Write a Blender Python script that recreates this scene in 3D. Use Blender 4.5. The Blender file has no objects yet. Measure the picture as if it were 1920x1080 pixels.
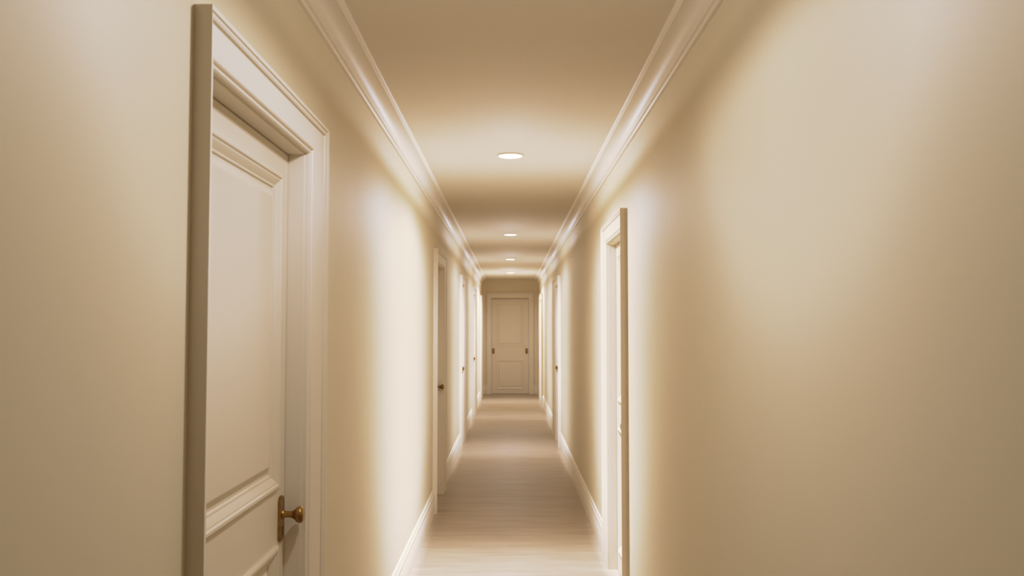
import bpy, bmesh, math

S = bpy.context.scene
C = S.collection

# ------------------------------------------------------------------ sizes (metres)
W = 0.60            # half width of the corridor
H = 2.45            # ceiling height
D = 18.40           # end wall
BACK = -2.2         # corridor carries on behind the camera
REC = 0.038         # door face behind wall face
PRJ = 0.035         # casing in front of wall face
TOP = 1.938         # opening height
HEAD = 0.118        # width of head casing
BASE_H, BASE_T = 0.185, 0.016
T = 0.14            # wall thickness
LIGHTS = [1.85, 4.97, 9.27, 12.69, 15.90]

# ------------------------------------------------------------------ materials
def nt(name):
    m = bpy.data.materials.new(name); m.use_nodes = True
    n = m.node_tree.nodes; b = n['Principled BSDF']
    return m, n, m.node_tree.links, b

def paint(name, c1, c2, rough, scale=1.4, bump=0.02, bscale=160, spec=0.3):
    m, n, l, b = nt(name)
    co = n.new('ShaderNodeTexCoord')
    no = n.new('ShaderNodeTexNoise'); no.inputs['Scale'].default_value = scale; no.inputs['Detail'].default_value = 4
    l.new(co.outputs['Object'], no.inputs['Vector'])
    r = n.new('ShaderNodeValToRGB')
    r.color_ramp.elements[0].position = 0.35; r.color_ramp.elements[1].position = 0.65
    r.color_ramp.elements[0].color = (*c1, 1); r.color_ramp.elements[1].color = (*c2, 1)
    l.new(no.outputs['Fac'], r.inputs['Fac']); l.new(r.outputs['Color'], b.inputs['Base Color'])
    b.inputs['Roughness'].default_value = rough
    b.inputs['Specular IOR Level'].default_value = spec
    if bump:
        n2 = n.new('ShaderNodeTexNoise'); n2.inputs['Scale'].default_value = bscale; n2.inputs['Detail'].default_value = 3
        l.new(co.outputs['Object'], n2.inputs['Vector'])
        bp = n.new('ShaderNodeBump'); bp.inputs['Strength'].default_value = bump; bp.inputs['Distance'].default_value = 0.004
        l.new(n2.outputs['Fac'], bp.inputs['Height']); l.new(bp.outputs['Normal'], b.inputs['Normal'])
    return m

M_WALL = paint('cream_wall_paint', (0.715, 0.642, 0.505), (0.727, 0.654, 0.517), 0.6, bump=0.03, bscale=120, spec=0.2)
M_CEIL = paint('ceiling_paint', (0.74, 0.675, 0.58), (0.75, 0.685, 0.59), 0.85, bump=0.02, spec=0.1)
M_TRIM = paint('ivory_trim_paint', (0.76, 0.70, 0.605), (0.77, 0.71, 0.615), 0.55, bump=0.0, spec=0.25)
M_DOOR = paint('ivory_door_paint', (0.735, 0.67, 0.565), (0.75, 0.685, 0.58), 0.55, bump=0.01, bscale=60, spec=0.25)

def metal():
    m, n, l, b = nt('aged_brass')
    co = n.new('ShaderNodeTexCoord')
    no = n.new('ShaderNodeTexNoise'); no.inputs['Scale'].default_value = 45; no.inputs['Detail'].default_value = 5
    l.new(co.outputs['Object'], no.inputs['Vector'])
    r = n.new('ShaderNodeValToRGB')
    r.color_ramp.elements[0].color = (0.20, 0.105, 0.032, 1); r.color_ramp.elements[1].color = (0.40, 0.235, 0.075, 1)
    r.color_ramp.elements[0].position = 0.3; r.color_ramp.elements[1].position = 0.6
    l.new(no.outputs['Fac'], r.inputs['Fac']); l.new(r.outputs['Color'], b.inputs['Base Color'])
    b.inputs['Metallic'].default_value = 0.85; b.inputs['Roughness'].default_value = 0.36
    return m
M_BRASS = metal()
M_DARK = paint('keyhole_black', (0.012, 0.009, 0.006), (0.016, 0.012, 0.008), 0.8, bump=0)

def floor_mat():
    m, n, l, b = nt('pale_plank_floor')
    co = n.new('ShaderNodeTexCoord')
    mp = n.new('ShaderNodeMapping'); mp.inputs['Scale'].default_value = (0.9, 5.0, 1.0)
    l.new(co.outputs['Object'], mp.inputs['Vector'])
    no = n.new('ShaderNodeTexNoise'); no.inputs['Scale'].default_value = 2.2; no.inputs['Detail'].default_value = 6
    no.inputs['Roughness'].default_value = 0.6; no.inputs['Distortion'].default_value = 0.4
    l.new(mp.outputs['Vector'], no.inputs['Vector'])
    r = n.new('ShaderNodeValToRGB')
    r.color_ramp.elements[0].position = 0.30; r.color_ramp.elements[1].position = 0.70
    r.color_ramp.elements[0].color = (0.40, 0.325, 0.245, 1); r.color_ramp.elements[1].color = (0.52, 0.435, 0.345, 1)
    l.new(no.outputs['Fac'], r.inputs['Fac'])
    mb = n.new('ShaderNodeMapping'); mb.inputs['Scale'].default_value = (1, 1, 1)
    l.new(co.outputs['Object'], mb.inputs['Vector'])
    br = n.new('ShaderNodeTexBrick')
    br.inputs['Color1'].default_value = (1, 1, 1, 1); br.inputs['Color2'].default_value = (0.94, 0.93, 0.92, 1)
    br.inputs['Mortar'].default_value = (0.90, 0.88, 0.86, 1)
    br.inputs['Scale'].default_value = 1.0; br.inputs['Mortar Size'].default_value = 0.0015
    br.inputs['Mortar Smooth'].default_value = 0.6
    br.inputs['Brick Width'].default_value = 1.4; br.inputs['Row Height'].default_value = 0.16
    l.new(mb.outputs['Vector'], br.inputs['Vector'])
    mx = n.new('ShaderNodeMix'); mx.data_type = 'RGBA'; mx.blend_type = 'MULTIPLY'; mx.inputs['Factor'].default_value = 0.6
    l.new(r.outputs['Color'], mx.inputs['A']); l.new(br.outputs['Color'], mx.inputs['B'])
    l.new(mx.outputs['Result'], b.inputs['Base Color'])
    rr = n.new('ShaderNodeMapRange'); rr.inputs['To Min'].default_value = 0.38; rr.inputs['To Max'].default_value = 0.50
    l.new(no.outputs['Fac'], rr.inputs['Value']); l.new(rr.outputs['Result'], b.inputs['Roughness'])
    b.inputs['Specular IOR Level'].default_value = 0.14
    bp = n.new('ShaderNodeBump'); bp.inputs['Strength'].default_value = 0.05; bp.inputs['Distance'].default_value = 0.004
    l.new(no.outputs['Fac'], bp.inputs['Height']); l.new(bp.outputs['Normal'], b.inputs['Normal'])
    return m
M_FLOOR = floor_mat()

def glow(name, col, s):
    m, n, l, b = nt(name)
    b.inputs['Base Color'].default_value = (0.9, 0.88, 0.84, 1)
    lw = n.new('ShaderNodeLayerWeight'); lw.inputs['Blend'].default_value = 0.2
    b.inputs['Emission Color'].default_value = (*col, 1); b.inputs['Emission Strength'].default_value = s
    return m
M_LENS = glow('frosted_lens', (1.0, 0.93, 0.82), 3.0)

# ------------------------------------------------------------------ mesh helpers
class MB:
    def __init__(s): s.v = []; s.f = []
    def add(s, v, f):
        o = len(s.v); s.v += [tuple(p) for p in v]; s.f += [tuple(i + o for i in q) for q in f]; return s
    def box(s, a, b):
        x0, y0, z0 = a; x1, y1, z1 = b
        return s.add([(x0,y0,z0),(x1,y0,z0),(x1,y1,z0),(x0,y1,z0),(x0,y0,z1),(x1,y0,z1),(x1,y1,z1),(x0,y1,z1)],
                     [(0,3,2,1),(4,5,6,7),(0,1,5,4),(1,2,6,5),(2,3,7,6),(3,0,4,7)])
    def rings(s, rings, closed_loop=False, caps=True):
        n = len(rings[0]); v = [p for r in rings for p in r]; f = []; R = len(rings)
        for i in range(R if closed_loop else R - 1):
            j = (i + 1) % R
            for k in range(n):
                f.append((i*n + k, i*n + (k+1) % n, j*n + (k+1) % n, j*n + k))
        if caps and not closed_loop:
            f.append(tuple(range(n))); f.append(tuple((R-1)*n + k for k in range(n)))
        return s.add(v, f)
    def build(s, name, mat, parent=None, xf=None, origin=(0,0,0), smooth=None, bevel=0):
        v = [xf(*p) for p in s.v] if xf else s.v
        v = [(p[0]-origin[0], p[1]-origin[1], p[2]-origin[2]) for p in v]
        me = bpy.data.meshes.new(name); me.from_pydata(v, [], s.f)
        bm = bmesh.new(); bm.from_mesh(me)
        bmesh.ops.recalc_face_normals(bm, faces=bm.faces[:])
        if smooth is not None:
            for f in bm.faces: f.smooth = True
            for e in bm.edges:
                e.smooth = len(e.link_faces) == 2 and e.calc_face_angle(0) < smooth
        bm.to_mesh(me); bm.free()
        me.materials.append(mat)
        o = bpy.data.objects.new(name, me); C.objects.link(o)
        if bevel:
            b = o.modifiers.new('bevel', 'BEVEL'); b.width = bevel; b.segments = 2; b.limit_method = 'ANGLE'
        if parent: o.parent = parent
        else: o.location = origin
        return o

def tag(o, label=None, cat=None, group=None, kind=None):
    if label: o['label'] = label
    if cat: o['category'] = cat
    if group: o['group'] = group
    if kind: o['kind'] = kind
    return o

def empty(name, loc):
    o = bpy.data.objects.new(name, None); o.location = loc; o.empty_display_size = 0.1
    C.objects.link(o); return o

def lathe(mb, prof, axis_from, seg=40):
    """prof: list of (r, h); axis along local -y (out of the wall) from point axis_from"""
    rings = []
    for r, h in prof:
        rings.append([(axis_from[0] + r*math.cos(2*math.pi*k/seg), axis_from[1] - h, axis_from[2] + r*math.sin(2*math.pi*k/seg)) for k in range(seg)])
    return mb.rings(rings)

# local wall frames: lx along the wall, ly into the wall (0 at the wall face), z up
def left(lx, ly, z): return (-(W + ly), lx, z)
def right(lx, ly, z): return (W + ly, lx, z)
def end(lx, ly, z): return (lx, D + ly, z)

# ------------------------------------------------------------------ doors
#            n   wall  near   o0     o1     outer  casing-projection
DOORS = [
    dict(n=1, s='L', a=1.593, o0=1.630, o1=2.430, b=2.645, knob='far'),
    dict(n=2, s='R', a=4.380, o0=4.412, o1=5.14, b=5.330, knob='near'),
    dict(n=3, s='L', a=6.650, o0=6.684, o1=7.420, b=7.620, knob='far'),
    dict(n=4, s='L', a=10.06, o0=10.095, o1=10.66, b=11.10, knob='far'),
    dict(n=5, s='R', a=10.20, o0=10.235, o1=10.90, b=11.50, knob='far'),
    dict(n=6, s='L', a=13.15, o0=13.185, o1=13.95, b=14.50, knob='far'),
    dict(n=7, s='R', a=15.70, o0=15.735, o1=16.75, b=17.00, knob='near'),
    dict(n=8, s='L', a=16.75, o0=16.785, o1=17.45, b=17.65, knob='near'),
    dict(n=9, s='E', a=-0.510, o0=-0.405, o1=0.395, b=0.500, knob='both', top=2.055, head=0.115, prj=0.03),
]
LABELS = {
    1: 'cream panelled door with brass knob in the left foreground, nearest of all',
    2: 'bright ivory door recess on the right wall, nearest door on that side',
    3: 'cream door in shadow on the left wall, second one along, brass knob sticking out',
    4: 'pale ivory door on the left wall, third one along, small brass knob showing',
    5: 'pale door with ivory casing on the right wall, second one along that side',
    6: 'narrow-looking bright door casing on the left wall, fourth one along',
    7: 'farthest door on the right wall, beside the end of the corridor',
    8: 'farthest door on the left wall, beside the end of the corridor',
    9: 'beige two-panel door with two brass handles closing the end of the corridor',
}

CAS = [(0.00, -0.02), (0.00, 0.60), (0.03, 0.70), (0.06, 0.72), (0.09, 0.66), (0.10, 0.60), (0.115, 0.60), (0.13, 0.76),
       (0.16, 0.82), (0.74, 0.82), (0.755, 0.72), (0.775, 0.72), (0.79, 0.90), (0.83, 0.98), (0.87, 0.97), (0.89, 0.86), (0.905, 0.86),
       (0.92, 0.99), (0.95, 1.0), (1.00, 1.00), (1.00, -0.02)]

def casing(mb, o0, o1, ztop, a, b, zout, prj):
    rings = []
    for t, h in CAS:
        i = [(o0, 0.0), (o0, ztop), (o1, ztop), (o1, 0.0)]
        o = [(a, 0.0), (a, zout), (b, zout), (b, 0.0)]
        rings.append([(i[k][0] + (o[k][0]-i[k][0])*t, -prj*h, i[k][1] + (o[k][1]-i[k][1])*t) for k in range(4)])
    # rings run across the profile; re-order to run along the path
    path = [[rings[j][k] for j in range(len(rings))] for k in range(4)]
    return mb.rings(path)

MOLD = [(0.000, -0.004), (0.000, 0.006), (0.006, 0.0095), (0.013, 0.0095), (0.017, 0.005), (0.020, 0.005), (0.024, 0.003),
        (0.036, -0.006), (0.041, -0.007), (0.044, -0.012), (0.052, -0.012), (0.052, -0.02), (0.002, -0.02)]

def moulding(mb, x0, x1, z0, z1, y):
    path = []
    for sx, sz in ((0, 0), (0, 1), (1, 1), (1, 0)):
        ring = []
        for t, h in MOLD:
            ring.append(((x1 - t) if sx else (x0 + t), y - h, (z1 - t) if sz else (z0 + t)))
        path.append(ring)
    return mb.rings(path, closed_loop=True)

def knob_set(root, xf, base, x, z, y, lever=False):
    """brass knob on a narrow keyhole plate; x along the wall, y = door face"""
    pw, t = 0.0245, 0.007
    mb = MB()
    out = []
    z0, z1 = z - 0.072, z + 0.050
    for k in range(9):
        a = math.pi*k/8
        out.append((x + pw*math.cos(a), z1 - 0.012 + 0.014*math.sin(a)))
    for k in range(9):
        a = math.pi + math.pi*k/8
        out.append((x + pw*math.cos(a), z0 + 0.012 + 0.014*math.sin(a)))
    def sc(f): return [(x + (px-x)*f, z-0.011 + (pz-z+0.011)*(1-(1-f)*0.35)) for px, pz in out]
    mb.rings([[(px, y + 0.001, pz) for px, pz in out], [(px, y - t*0.55, pz) for px, pz in out],
              [(px, y - t, pz) for px, pz in sc(0.86)]])
    # small collar where the spindle leaves the plate
    lathe(mb, [(0.0135, t-0.001), (0.0135, t+0.003), (0.0115, t+0.006), (0.0095, t+0.0065)], (x, y, z), 28)
    plate = mb.build('handle_plate', M_BRASS, root, xf, base, smooth=math.radians(35))
    kb = MB()
    prof = [(0.0092, t+0.004), (0.0086, t+0.012), (0.0088, t+0.022), (0.0105, t+0.029), (0.0150, t+0.035), (0.0195, t+0.039), (0.0222, t+0.044),
            (0.0232, t+0.049), (0.0222, t+0.054), (0.0185, t+0.0575), (0.012, t+0.0595), (0.005, t+0.060), (0.0005, t+0.060)]
    lathe(kb, prof, (x, y, z), 40)
    kb.build('knob', M_BRASS, plate, xf, base, smooth=math.radians(60))
    kh = MB()
    lathe(kh, [(0.0034, t-0.001), (0.0034, t+0.0004)], (x, y, z-0.036), 16)
    kh.box((x-0.0015, y - t - 0.0004, z-0.054), (x+0.0015, y - t + 0.001, z-0.037))
    kh.build('keyhole', M_DARK, plate, xf, base)
    tag(plate, 'aged brass handle plate with keyhole')

def make_door(d):
    s = d['s']; xf = {'L': left, 'R': right, 'E': end}[s]
    top = d.get('top', TOP); head = d.get('head', HEAD); prj = d.get('prj', PRJ)
    rec = REC if s != 'E' else 0.05
    o0, o1, a, b = d['o0'], d['o1'], d['a'], d['b']
    base = xf((o0 + o1)/2, 0.0, 0.0)
    root = tag(empty('door_%d' % d['n'], base), LABELS[d['n']], 'door', kind='structure')
    # lining of the opening
    j = 0.02
    mb = MB()
    mb.box((o0 - j, -0.008, 0), (o0, T - 0.02, top + j))
    mb.box((o1, -0.008, 0), (o1 + j, T - 0.02, top + j))
    mb.box((o0, -0.008, top), (o1, T - 0.02, top + j))
    ys = (REC if s != 'E' else 0.05) + 0.044                # stop behind the leaf
    mb.box((o0, ys, 0), (o0 + 0.02, ys + 0.02, top)); mb.box((o1 - 0.02, ys, 0), (o1, ys + 0.02, top)); mb.box((o0 + 0.02, ys, top - 0.05), (o1 - 0.02, ys + 0.02, top))
    mb.build('door_frame', M_TRIM, root, xf, base)
    mb = MB(); casing(mb, o0 - 0.005, o1 + 0.005, top + 0.005, a, b, top + head, prj)
    mb.build('door_casing', M_TRIM, root, xf, base, smooth=math.radians(25))
    if s == 'E':
        for x0, x1 in ((a - 0.012, o0 - 0.004), (o1 + 0.004, b + 0.012)):
            MB().box((x0, -prj - 0.008, 0), (x1, 0.0, 0.20)).build('plinth_block', M_TRIM, root, xf, base, bevel=0.004)
    # leaf: stiles and rails, two panels
    g = 0.003; x0, x1, z0, z1 = o0 + g, o1 - g, 0.008, top - (0.004 if s != 'E' else 0.026)
    yf, yb = rec, rec + 0.042
    if s == 'E':
        px0, px1 = -0.305, 0.290; ups, los = (1.010, 1.985), (0.095, 0.720)
    else:
        sw = 0.078
        px0, px1 = x0 + sw - g, x1 - sw + g; ups, los = (1.002, 1.866), (0.130, 0.850)
    mb = MB()
    mb.box((x0, yf, z0), (px0, yb, z1)); mb.box((px1, yf, z0), (x1, yb, z1))
    mb.box((px0, yf, ups[1]), (px1, yb, z1)); mb.box((px0, yf, los[1]), (px1, yb, ups[0])); mb.box((px0, yf, z0), (px1, yb, los[0]))
    leaf = mb.build('door_leaf', M_DOOR, root, xf, base)
    for pz0, pz1 in (ups, los):
        mb = MB(); rg = []                                  # raised and fielded panel
        for ins, dep in ((-0.004, 0.032), (-0.004, 0.013), (0.050, 0.013), (0.052, 0.0115), (0.070, 0.0015), (0.073, 0.0010)):
            rg.append([(px0 + ins, yf + dep, pz0 + ins), (px1 - ins, yf + dep, pz0 + ins), (px1 - ins, yf + dep, pz1 - ins), (px0 + ins, yf + dep, pz1 - ins)])
        mb.rings(rg).build('door_panel', M_DOOR, leaf, xf, base)
        mb = MB(); moulding(mb, px0, px1, pz0, pz1, yf); mb.build('panel_moulding', M_DOOR, leaf, xf, base, smooth=math.radians(20))
    ks = {'far': [x1 - 0.038], 'near': [x0 + 0.038], 'both': [x0 + 0.035, x1 - 0.045]}[d['knob']]
    for kx in ks:
        knob_set(root, xf, base, kx, 0.925, yf)
    return root

for d in DOORS: make_door(d)

# ------------------------------------------------------------------ shell
def wall(name, xf, x0, x1, holes, top=None):
    mb = MB(); x = x0
    for h0, h1, ht in holes:
        mb.box((x, 0, 0), (h0, T, H)); mb.box((h0, 0, ht), (h1, T, H)); x = h1
    mb.box((x, 0, 0), (x1, T, H))
    return tag(mb.build(name, M_WALL, None, xf), kind='structure')
j = 0.02
hl = [(d['o0']-j, d['o1']+j, TOP+j) for d in DOORS if d['s'] == 'L']
hr = [(d['o0']-j, d['o1']+j, TOP+j) for d in DOORS if d['s'] == 'R']
he = [(d['o0']-j, d['o1']+j, d['top']+j) for d in DOORS if d['s'] == 'E']
tag(wall('wall_left', left, BACK, D + T, hl), 'long cream wall with five doors along the left', 'wall')
tag(wall('wall_right', right, BACK, D + T, hr), 'long cream wall with three doors along the right', 'wall')
tag(wall('wall_back', end, -W, W, he), 'narrow cream end wall around the far door', 'wall')
tag(MB().box((-W, BACK - T, 0), (W, BACK, H)).build('wall_front', M_WALL), 'cream wall behind the camera', 'wall', kind='structure')
tag(MB().box((-W - T, BACK - T, -0.1), (W + T, D + T, 0)).build('floor', M_FLOOR), 'glossy pale wood-look floor of the corridor', 'floor', kind='structure')
tag(MB().box((-W - T, BACK - T, H), (W + T, D + T, H + 0.1)).build('ceiling', M_CEIL), 'flat cream ceiling with a row of round lights', 'ceiling', kind='structure')

# crown moulding: (out from wall, down from ceiling)
CROWN = [(0, 0.088), (0.006, 0.088), (0.010, 0.086), (0.013, 0.081), (0.013, 0.076), (0.010, 0.072), (0.010, 0.069), (0.016, 0.067), (0.018, 0.062)]
for k in range(1, 9):
    a = math.pi/2*k/9
    CROWN.append((0.018 + 0.050*(1 - math.cos(a)), 0.062 - 0.044*math.sin(a)))
CROWN += [(0.070, 0.017), (0.074, 0.017), (0.078, 0.014), (0.084, 0.012), (0.088, 0.008), (0.088, 0.0), (0, 0)]
for nm, xf, lb in (('trim_1', left, 'cream crown moulding running along the top of the left wall'),
                   ('trim_2', right, 'cream crown moulding running along the top of the right wall')):
    mb = MB(); mb.rings([[(y, -p, H - q) for p, q in CROWN] for y in (BACK, D)])
    tag(mb.build(nm, M_TRIM, None, xf, smooth=math.radians(30)), lb, 'crown moulding', kind='structure')

BB = [(0, 0), (BASE_T, 0), (BASE_T, 0.128), (0.0135, 0.134), (0.0135, 0.138), (0.0155, 0.142), (0.0155, 0.150), (0.012, 0.156), (0.010, 0.160),
      (0.010, 0.166), (0.008, 0.176), (0.004, 0.183), (0, BASE_H)]
def baseboard(name, xf, spans, lb):
    mb = MB()
    for x0, x1 in spans: mb.rings([[(x, -p, q) for p, q in BB] for x in (x0, x1)])
    tag(mb.build(name, M_TRIM, None, xf, smooth=math.radians(30)), lb, 'baseboard', kind='structure')
def spans(s, x0, x1):
    out = []; x = x0
    for d in DOORS:
        if d['s'] == s: out.append((x, d['a'])); x = d['b']
    return out + [(x, x1)]
baseboard('baseboard_left', left, spans('L', BACK, D), 'ivory baseboard along the foot of the left wall between its doors')
baseboard('baseboard_right', right, spans('R', BACK, D), 'ivory baseboard along the foot of the right wall between its doors')
baseboard('baseboard_back', end, [(-W + BASE_T, -0.522), (0.512, W - BASE_T)], 'short ivory baseboards either side of the far end door')

# ------------------------------------------------------------------ ceiling lights
def up(x, y, z): return (x, y, z)
def disc(prof, seg=48):
    mb = MB()
    mb.rings([[(r*math.cos(2*math.pi*k/seg), r*math.sin(2*math.pi*k/seg), z) for k in range(seg)] for r, z in prof])
    return mb
proto = empty('ceiling_light', (0, LIGHTS[1], H))
ring = disc([(0.078, 0.0), (0.078, -0.004), (0.075, -0.007), (0.071, -0.008), (0.069, -0.006), (0.069, 0.0)]).build('trim_ring', M_TRIM, proto, smooth=math.radians(40))
lens = disc([(0.0695, -0.001), (0.0695, -0.007), (0.062, -0.0095), (0.045, -0.011), (0.02, -0.0118), (0.001, -0.012)]).build('light_lens', M_LENS, proto, smooth=math.radians(60))
LL = {4.97: 'round recessed ceiling light, nearest and largest of the four glowing in view',
      9.27: 'round recessed ceiling light, second along the ceiling from the near end',
      12.69: 'small round recessed ceiling light, third along the ceiling',
      15.90: 'tiny round ceiling light, farthest of the row, above the end door',
      1.85: 'round recessed ceiling light overhead beside the nearest left door'}
for y in LIGHTS:
    if y == 4.97: o = proto
    else:
        o = proto.copy(); C.objects.link(o)
        for ch in (ring, lens):
            c = ch.copy(); C.objects.link(c); c.parent = o
    o.location = (0, y, H)
    tag(o, LL[y], 'ceiling light', 'recessed round lights along the corridor ceiling')

UP, CBAND, DROP = 0.066, 1.0, 0.22
# each fitting is a wide "batwing" downlight: an optic that washes both walls evenly from top to floor in a band of its own
#        power, band half-length on the wall (m), beam cap, uplight share, spill, cut-off angle, aim along the corridor on walls and on the floor, floor share
LAMPS = {1.85: (6.9, 1.45, 4.0, 0.42, 0.2, -0.30, -0.28, 0.0, 1.0), 4.97: (11.5, 1.15, 36.0, 0.76, 0.4, -0.45, 0.0, 0.1, 0.52), 9.27: (7.6, 1.15, 34.0, 0.95, 0.3, -0.45, 0.45, 1.0, 0.50),
         12.69: (7.4, 1.05, 34.0, 0.95, 0.3, -0.45, 0.45, 1.3, 0.48), 15.90: (7.8, 0.95, 30.0, 0.9, 5.2, -0.45, 0.15, 0.8, 0.42)}
def math_node(t, op, a, b=None, clamp=False):
    n = t.nodes.new('ShaderNodeMath'); n.operation = op; n.use_clamp = clamp
    for k, q in enumerate((a, b)):
        if q is None: continue
        if isinstance(q, (int, float)): n.inputs[k].default_value = q
        else: t.links.new(q, n.inputs[k])
    return n.outputs[0]
for y in LIGHTS:
    pw, band, cap, share, spill, cut, aim, aimf, fsh = LAMPS[y]
    L = bpy.data.lights.new('lamp', 'POINT'); L.energy = pw; L.color = (1.0, 0.97, 0.92) if y > 2 else (1.0, 0.945, 0.85); L.shadow_soft_size = 0.05
    L.use_nodes = True; t = L.node_tree
    em = t.nodes['Emission']
    ge = t.nodes.new('ShaderNodeNewGeometry'); sp = t.nodes.new('ShaderNodeSeparateXYZ')
    t.links.new(ge.outputs['Incoming'], sp.inputs[0])
    ax = math_node(t, 'ABSOLUTE', sp.outputs[0]); ay = math_node(t, 'ABSOLUTE', sp.outputs[1]); az = math_node(t, 'ABSOLUTE', sp.outputs[2])
    m = math_node(t, 'MAXIMUM', ax, math_node(t, 'MULTIPLY', az, 0.26)); m = math_node(t, 'MAXIMUM', m, 0.02)
    low = math_node(t, 'LESS_THAN', ax, math_node(t, 'MULTIPLY', az, 0.26))              # 1 towards the floor, 0 towards the walls
    low = math_node(t, 'MULTIPLY', low, math_node(t, 'LESS_THAN', sp.outputs[2], 0.0))
    gain = math_node(t, 'MINIMUM', math_node(t, 'POWER', m, -3.0), cap)
    gain = math_node(t, 'MULTIPLY', gain, math_node(t, 'ADD', math_node(t, 'MULTIPLY', low, fsh - 1.0), 1.0))
    off = math_node(t, 'ADD', math_node(t, 'MULTIPLY', low, (aimf - aim)/W), aim/W)
    u = math_node(t, 'SUBTRACT', math_node(t, 'DIVIDE', sp.outputs[1], m), off)
    u = math_node(t, 'MULTIPLY', u, math_node(t, 'ADD', math_node(t, 'MULTIPLY', low, 0.5*W/band), W/band))
    g = math_node(t, 'POWER', 2.718, math_node(t, 'MULTIPLY', math_node(t, 'POWER', math_node(t, 'ABSOLUTE', u), 3.0), -1.0))
    tail = math_node(t, 'POWER', 2.718, math_node(t, 'MULTIPLY', math_node(t, 'MULTIPLY', u, u), -0.28))
    g = math_node(t, 'ADD', math_node(t, 'MULTIPLY', g, 0.83), math_node(t, 'MULTIPLY', math_node(t, 'MULTIPLY', tail, 0.19), math_node(t, 'SUBTRACT', 1.0, low)))
    mr = t.nodes.new('ShaderNodeMapRange'); mr.interpolation_type = 'SMOOTHSTEP'   # side beam ends just above the horizontal
    for i, q in ((1, cut), (2, cut + (0.5 if y > 2 else 0.35)), (3, 1.0), (4, 0.0)): mr.inputs[i].default_value = q
    t.links.new(sp.outputs[2], mr.inputs[0])
    side = math_node(t, 'MULTIPLY', math_node(t, 'ADD', math_node(t, 'MULTIPLY', gain, g), spill), mr.outputs[0])
    nz = math_node(t, 'MAXIMUM', sp.outputs[2], math_node(t, 'MAXIMUM', math_node(t, 'MULTIPLY', ax, 0.43), 0.09))                                # soft uplight grazing the ceiling
    uu = math_node(t, 'MULTIPLY', math_node(t, 'DIVIDE', ay, nz), DROP/CBAND)
    gu = math_node(t, 'POWER', 2.718, math_node(t, 'MULTIPLY', math_node(t, 'MULTIPLY', uu, uu), -1.0))
    upl = math_node(t, 'MULTIPLY', math_node(t, 'MULTIPLY', math_node(t, 'POWER', nz, -3.0), gu), UP*share)
    upl = math_node(t, 'MULTIPLY', upl, math_node(t, 'GREATER_THAN', sp.outputs[2], 0.0))
    st = math_node(t, 'ADD', side, upl)
    t.links.new(st, em.inputs['Strength'])
    o = bpy.data.objects.new('lamp', L); o.location = (0, y, H - DROP); C.objects.link(o)

w = bpy.data.worlds.new('world'); S.world = w; w.use_nodes = True
w.node_tree.nodes['Background'].inputs['Color'].default_value = (1.0, 0.9, 0.78, 1)
w.node_tree.nodes['Background'].inputs['Strength'].default_value = 0.3

# ------------------------------------------------------------------ camera
cam = bpy.data.cameras.new('camera'); co = bpy.data.objects.new('camera', cam); C.objects.link(co)
cam.sensor_width = 36; cam.lens = 30.0; cam.shift_x = 3/1920; cam.clip_start = 0.02
co.location = (0, 0, 1.445)
co.rotation_euler = (math.radians(90) + math.atan(72/1600), 0, 0)
cam.dof.use_dof = True; cam.dof.focus_distance = 3.6; cam.dof.aperture_fstop = 6.0
S.camera = co

S.view_settings.view_transform = 'Standard'
S.view_settings.look = 'None'
S.view_settings.exposure = 0.0
# film-like response: highlights roll off and lose colour
S.view_settings.use_curve_mapping = True
cm = S.view_settings.curve_mapping
cm.clip_max_x = 4.0; cm.clip_max_y = 4.0
for k, pts in enumerate(([(0, 0), (0.30, 0.30), (0.55, 0.55), (0.70, 0.645), (0.80, 0.695), (1.0, 0.80), (1.4, 0.89), (4.0, 1.0)],
                         [(0, 0), (0.25, 0.25), (0.40, 0.405), (0.50, 0.518), (0.60, 0.615), (0.80, 0.732), (1.0, 0.80), (1.4, 0.88), (4.0, 0.99)],
                         [(0, 0), (0.14, 0.14), (0.22, 0.225), (0.29, 0.335), (0.36, 0.475), (0.43, 0.58), (0.50, 0.64), (0.60, 0.69), (0.75, 0.735), (1.0, 0.79), (1.4, 0.87), (4.0, 0.98)])):
    cv = cm.curves[k]
    while len(cv.points) > 2: cv.points.remove(cv.points[1])
    cv.points[0].location = pts[0]; cv.points[-1].location = pts[-1]
    for q in pts[1:-1]: cv.points.new(*q)
cm.update()
S.cycles.use_denoising = True
S.cycles.max_bounces = 16
S.cycles.diffuse_bounces = 12
S.cycles.sample_clamp_indirect = 4.0
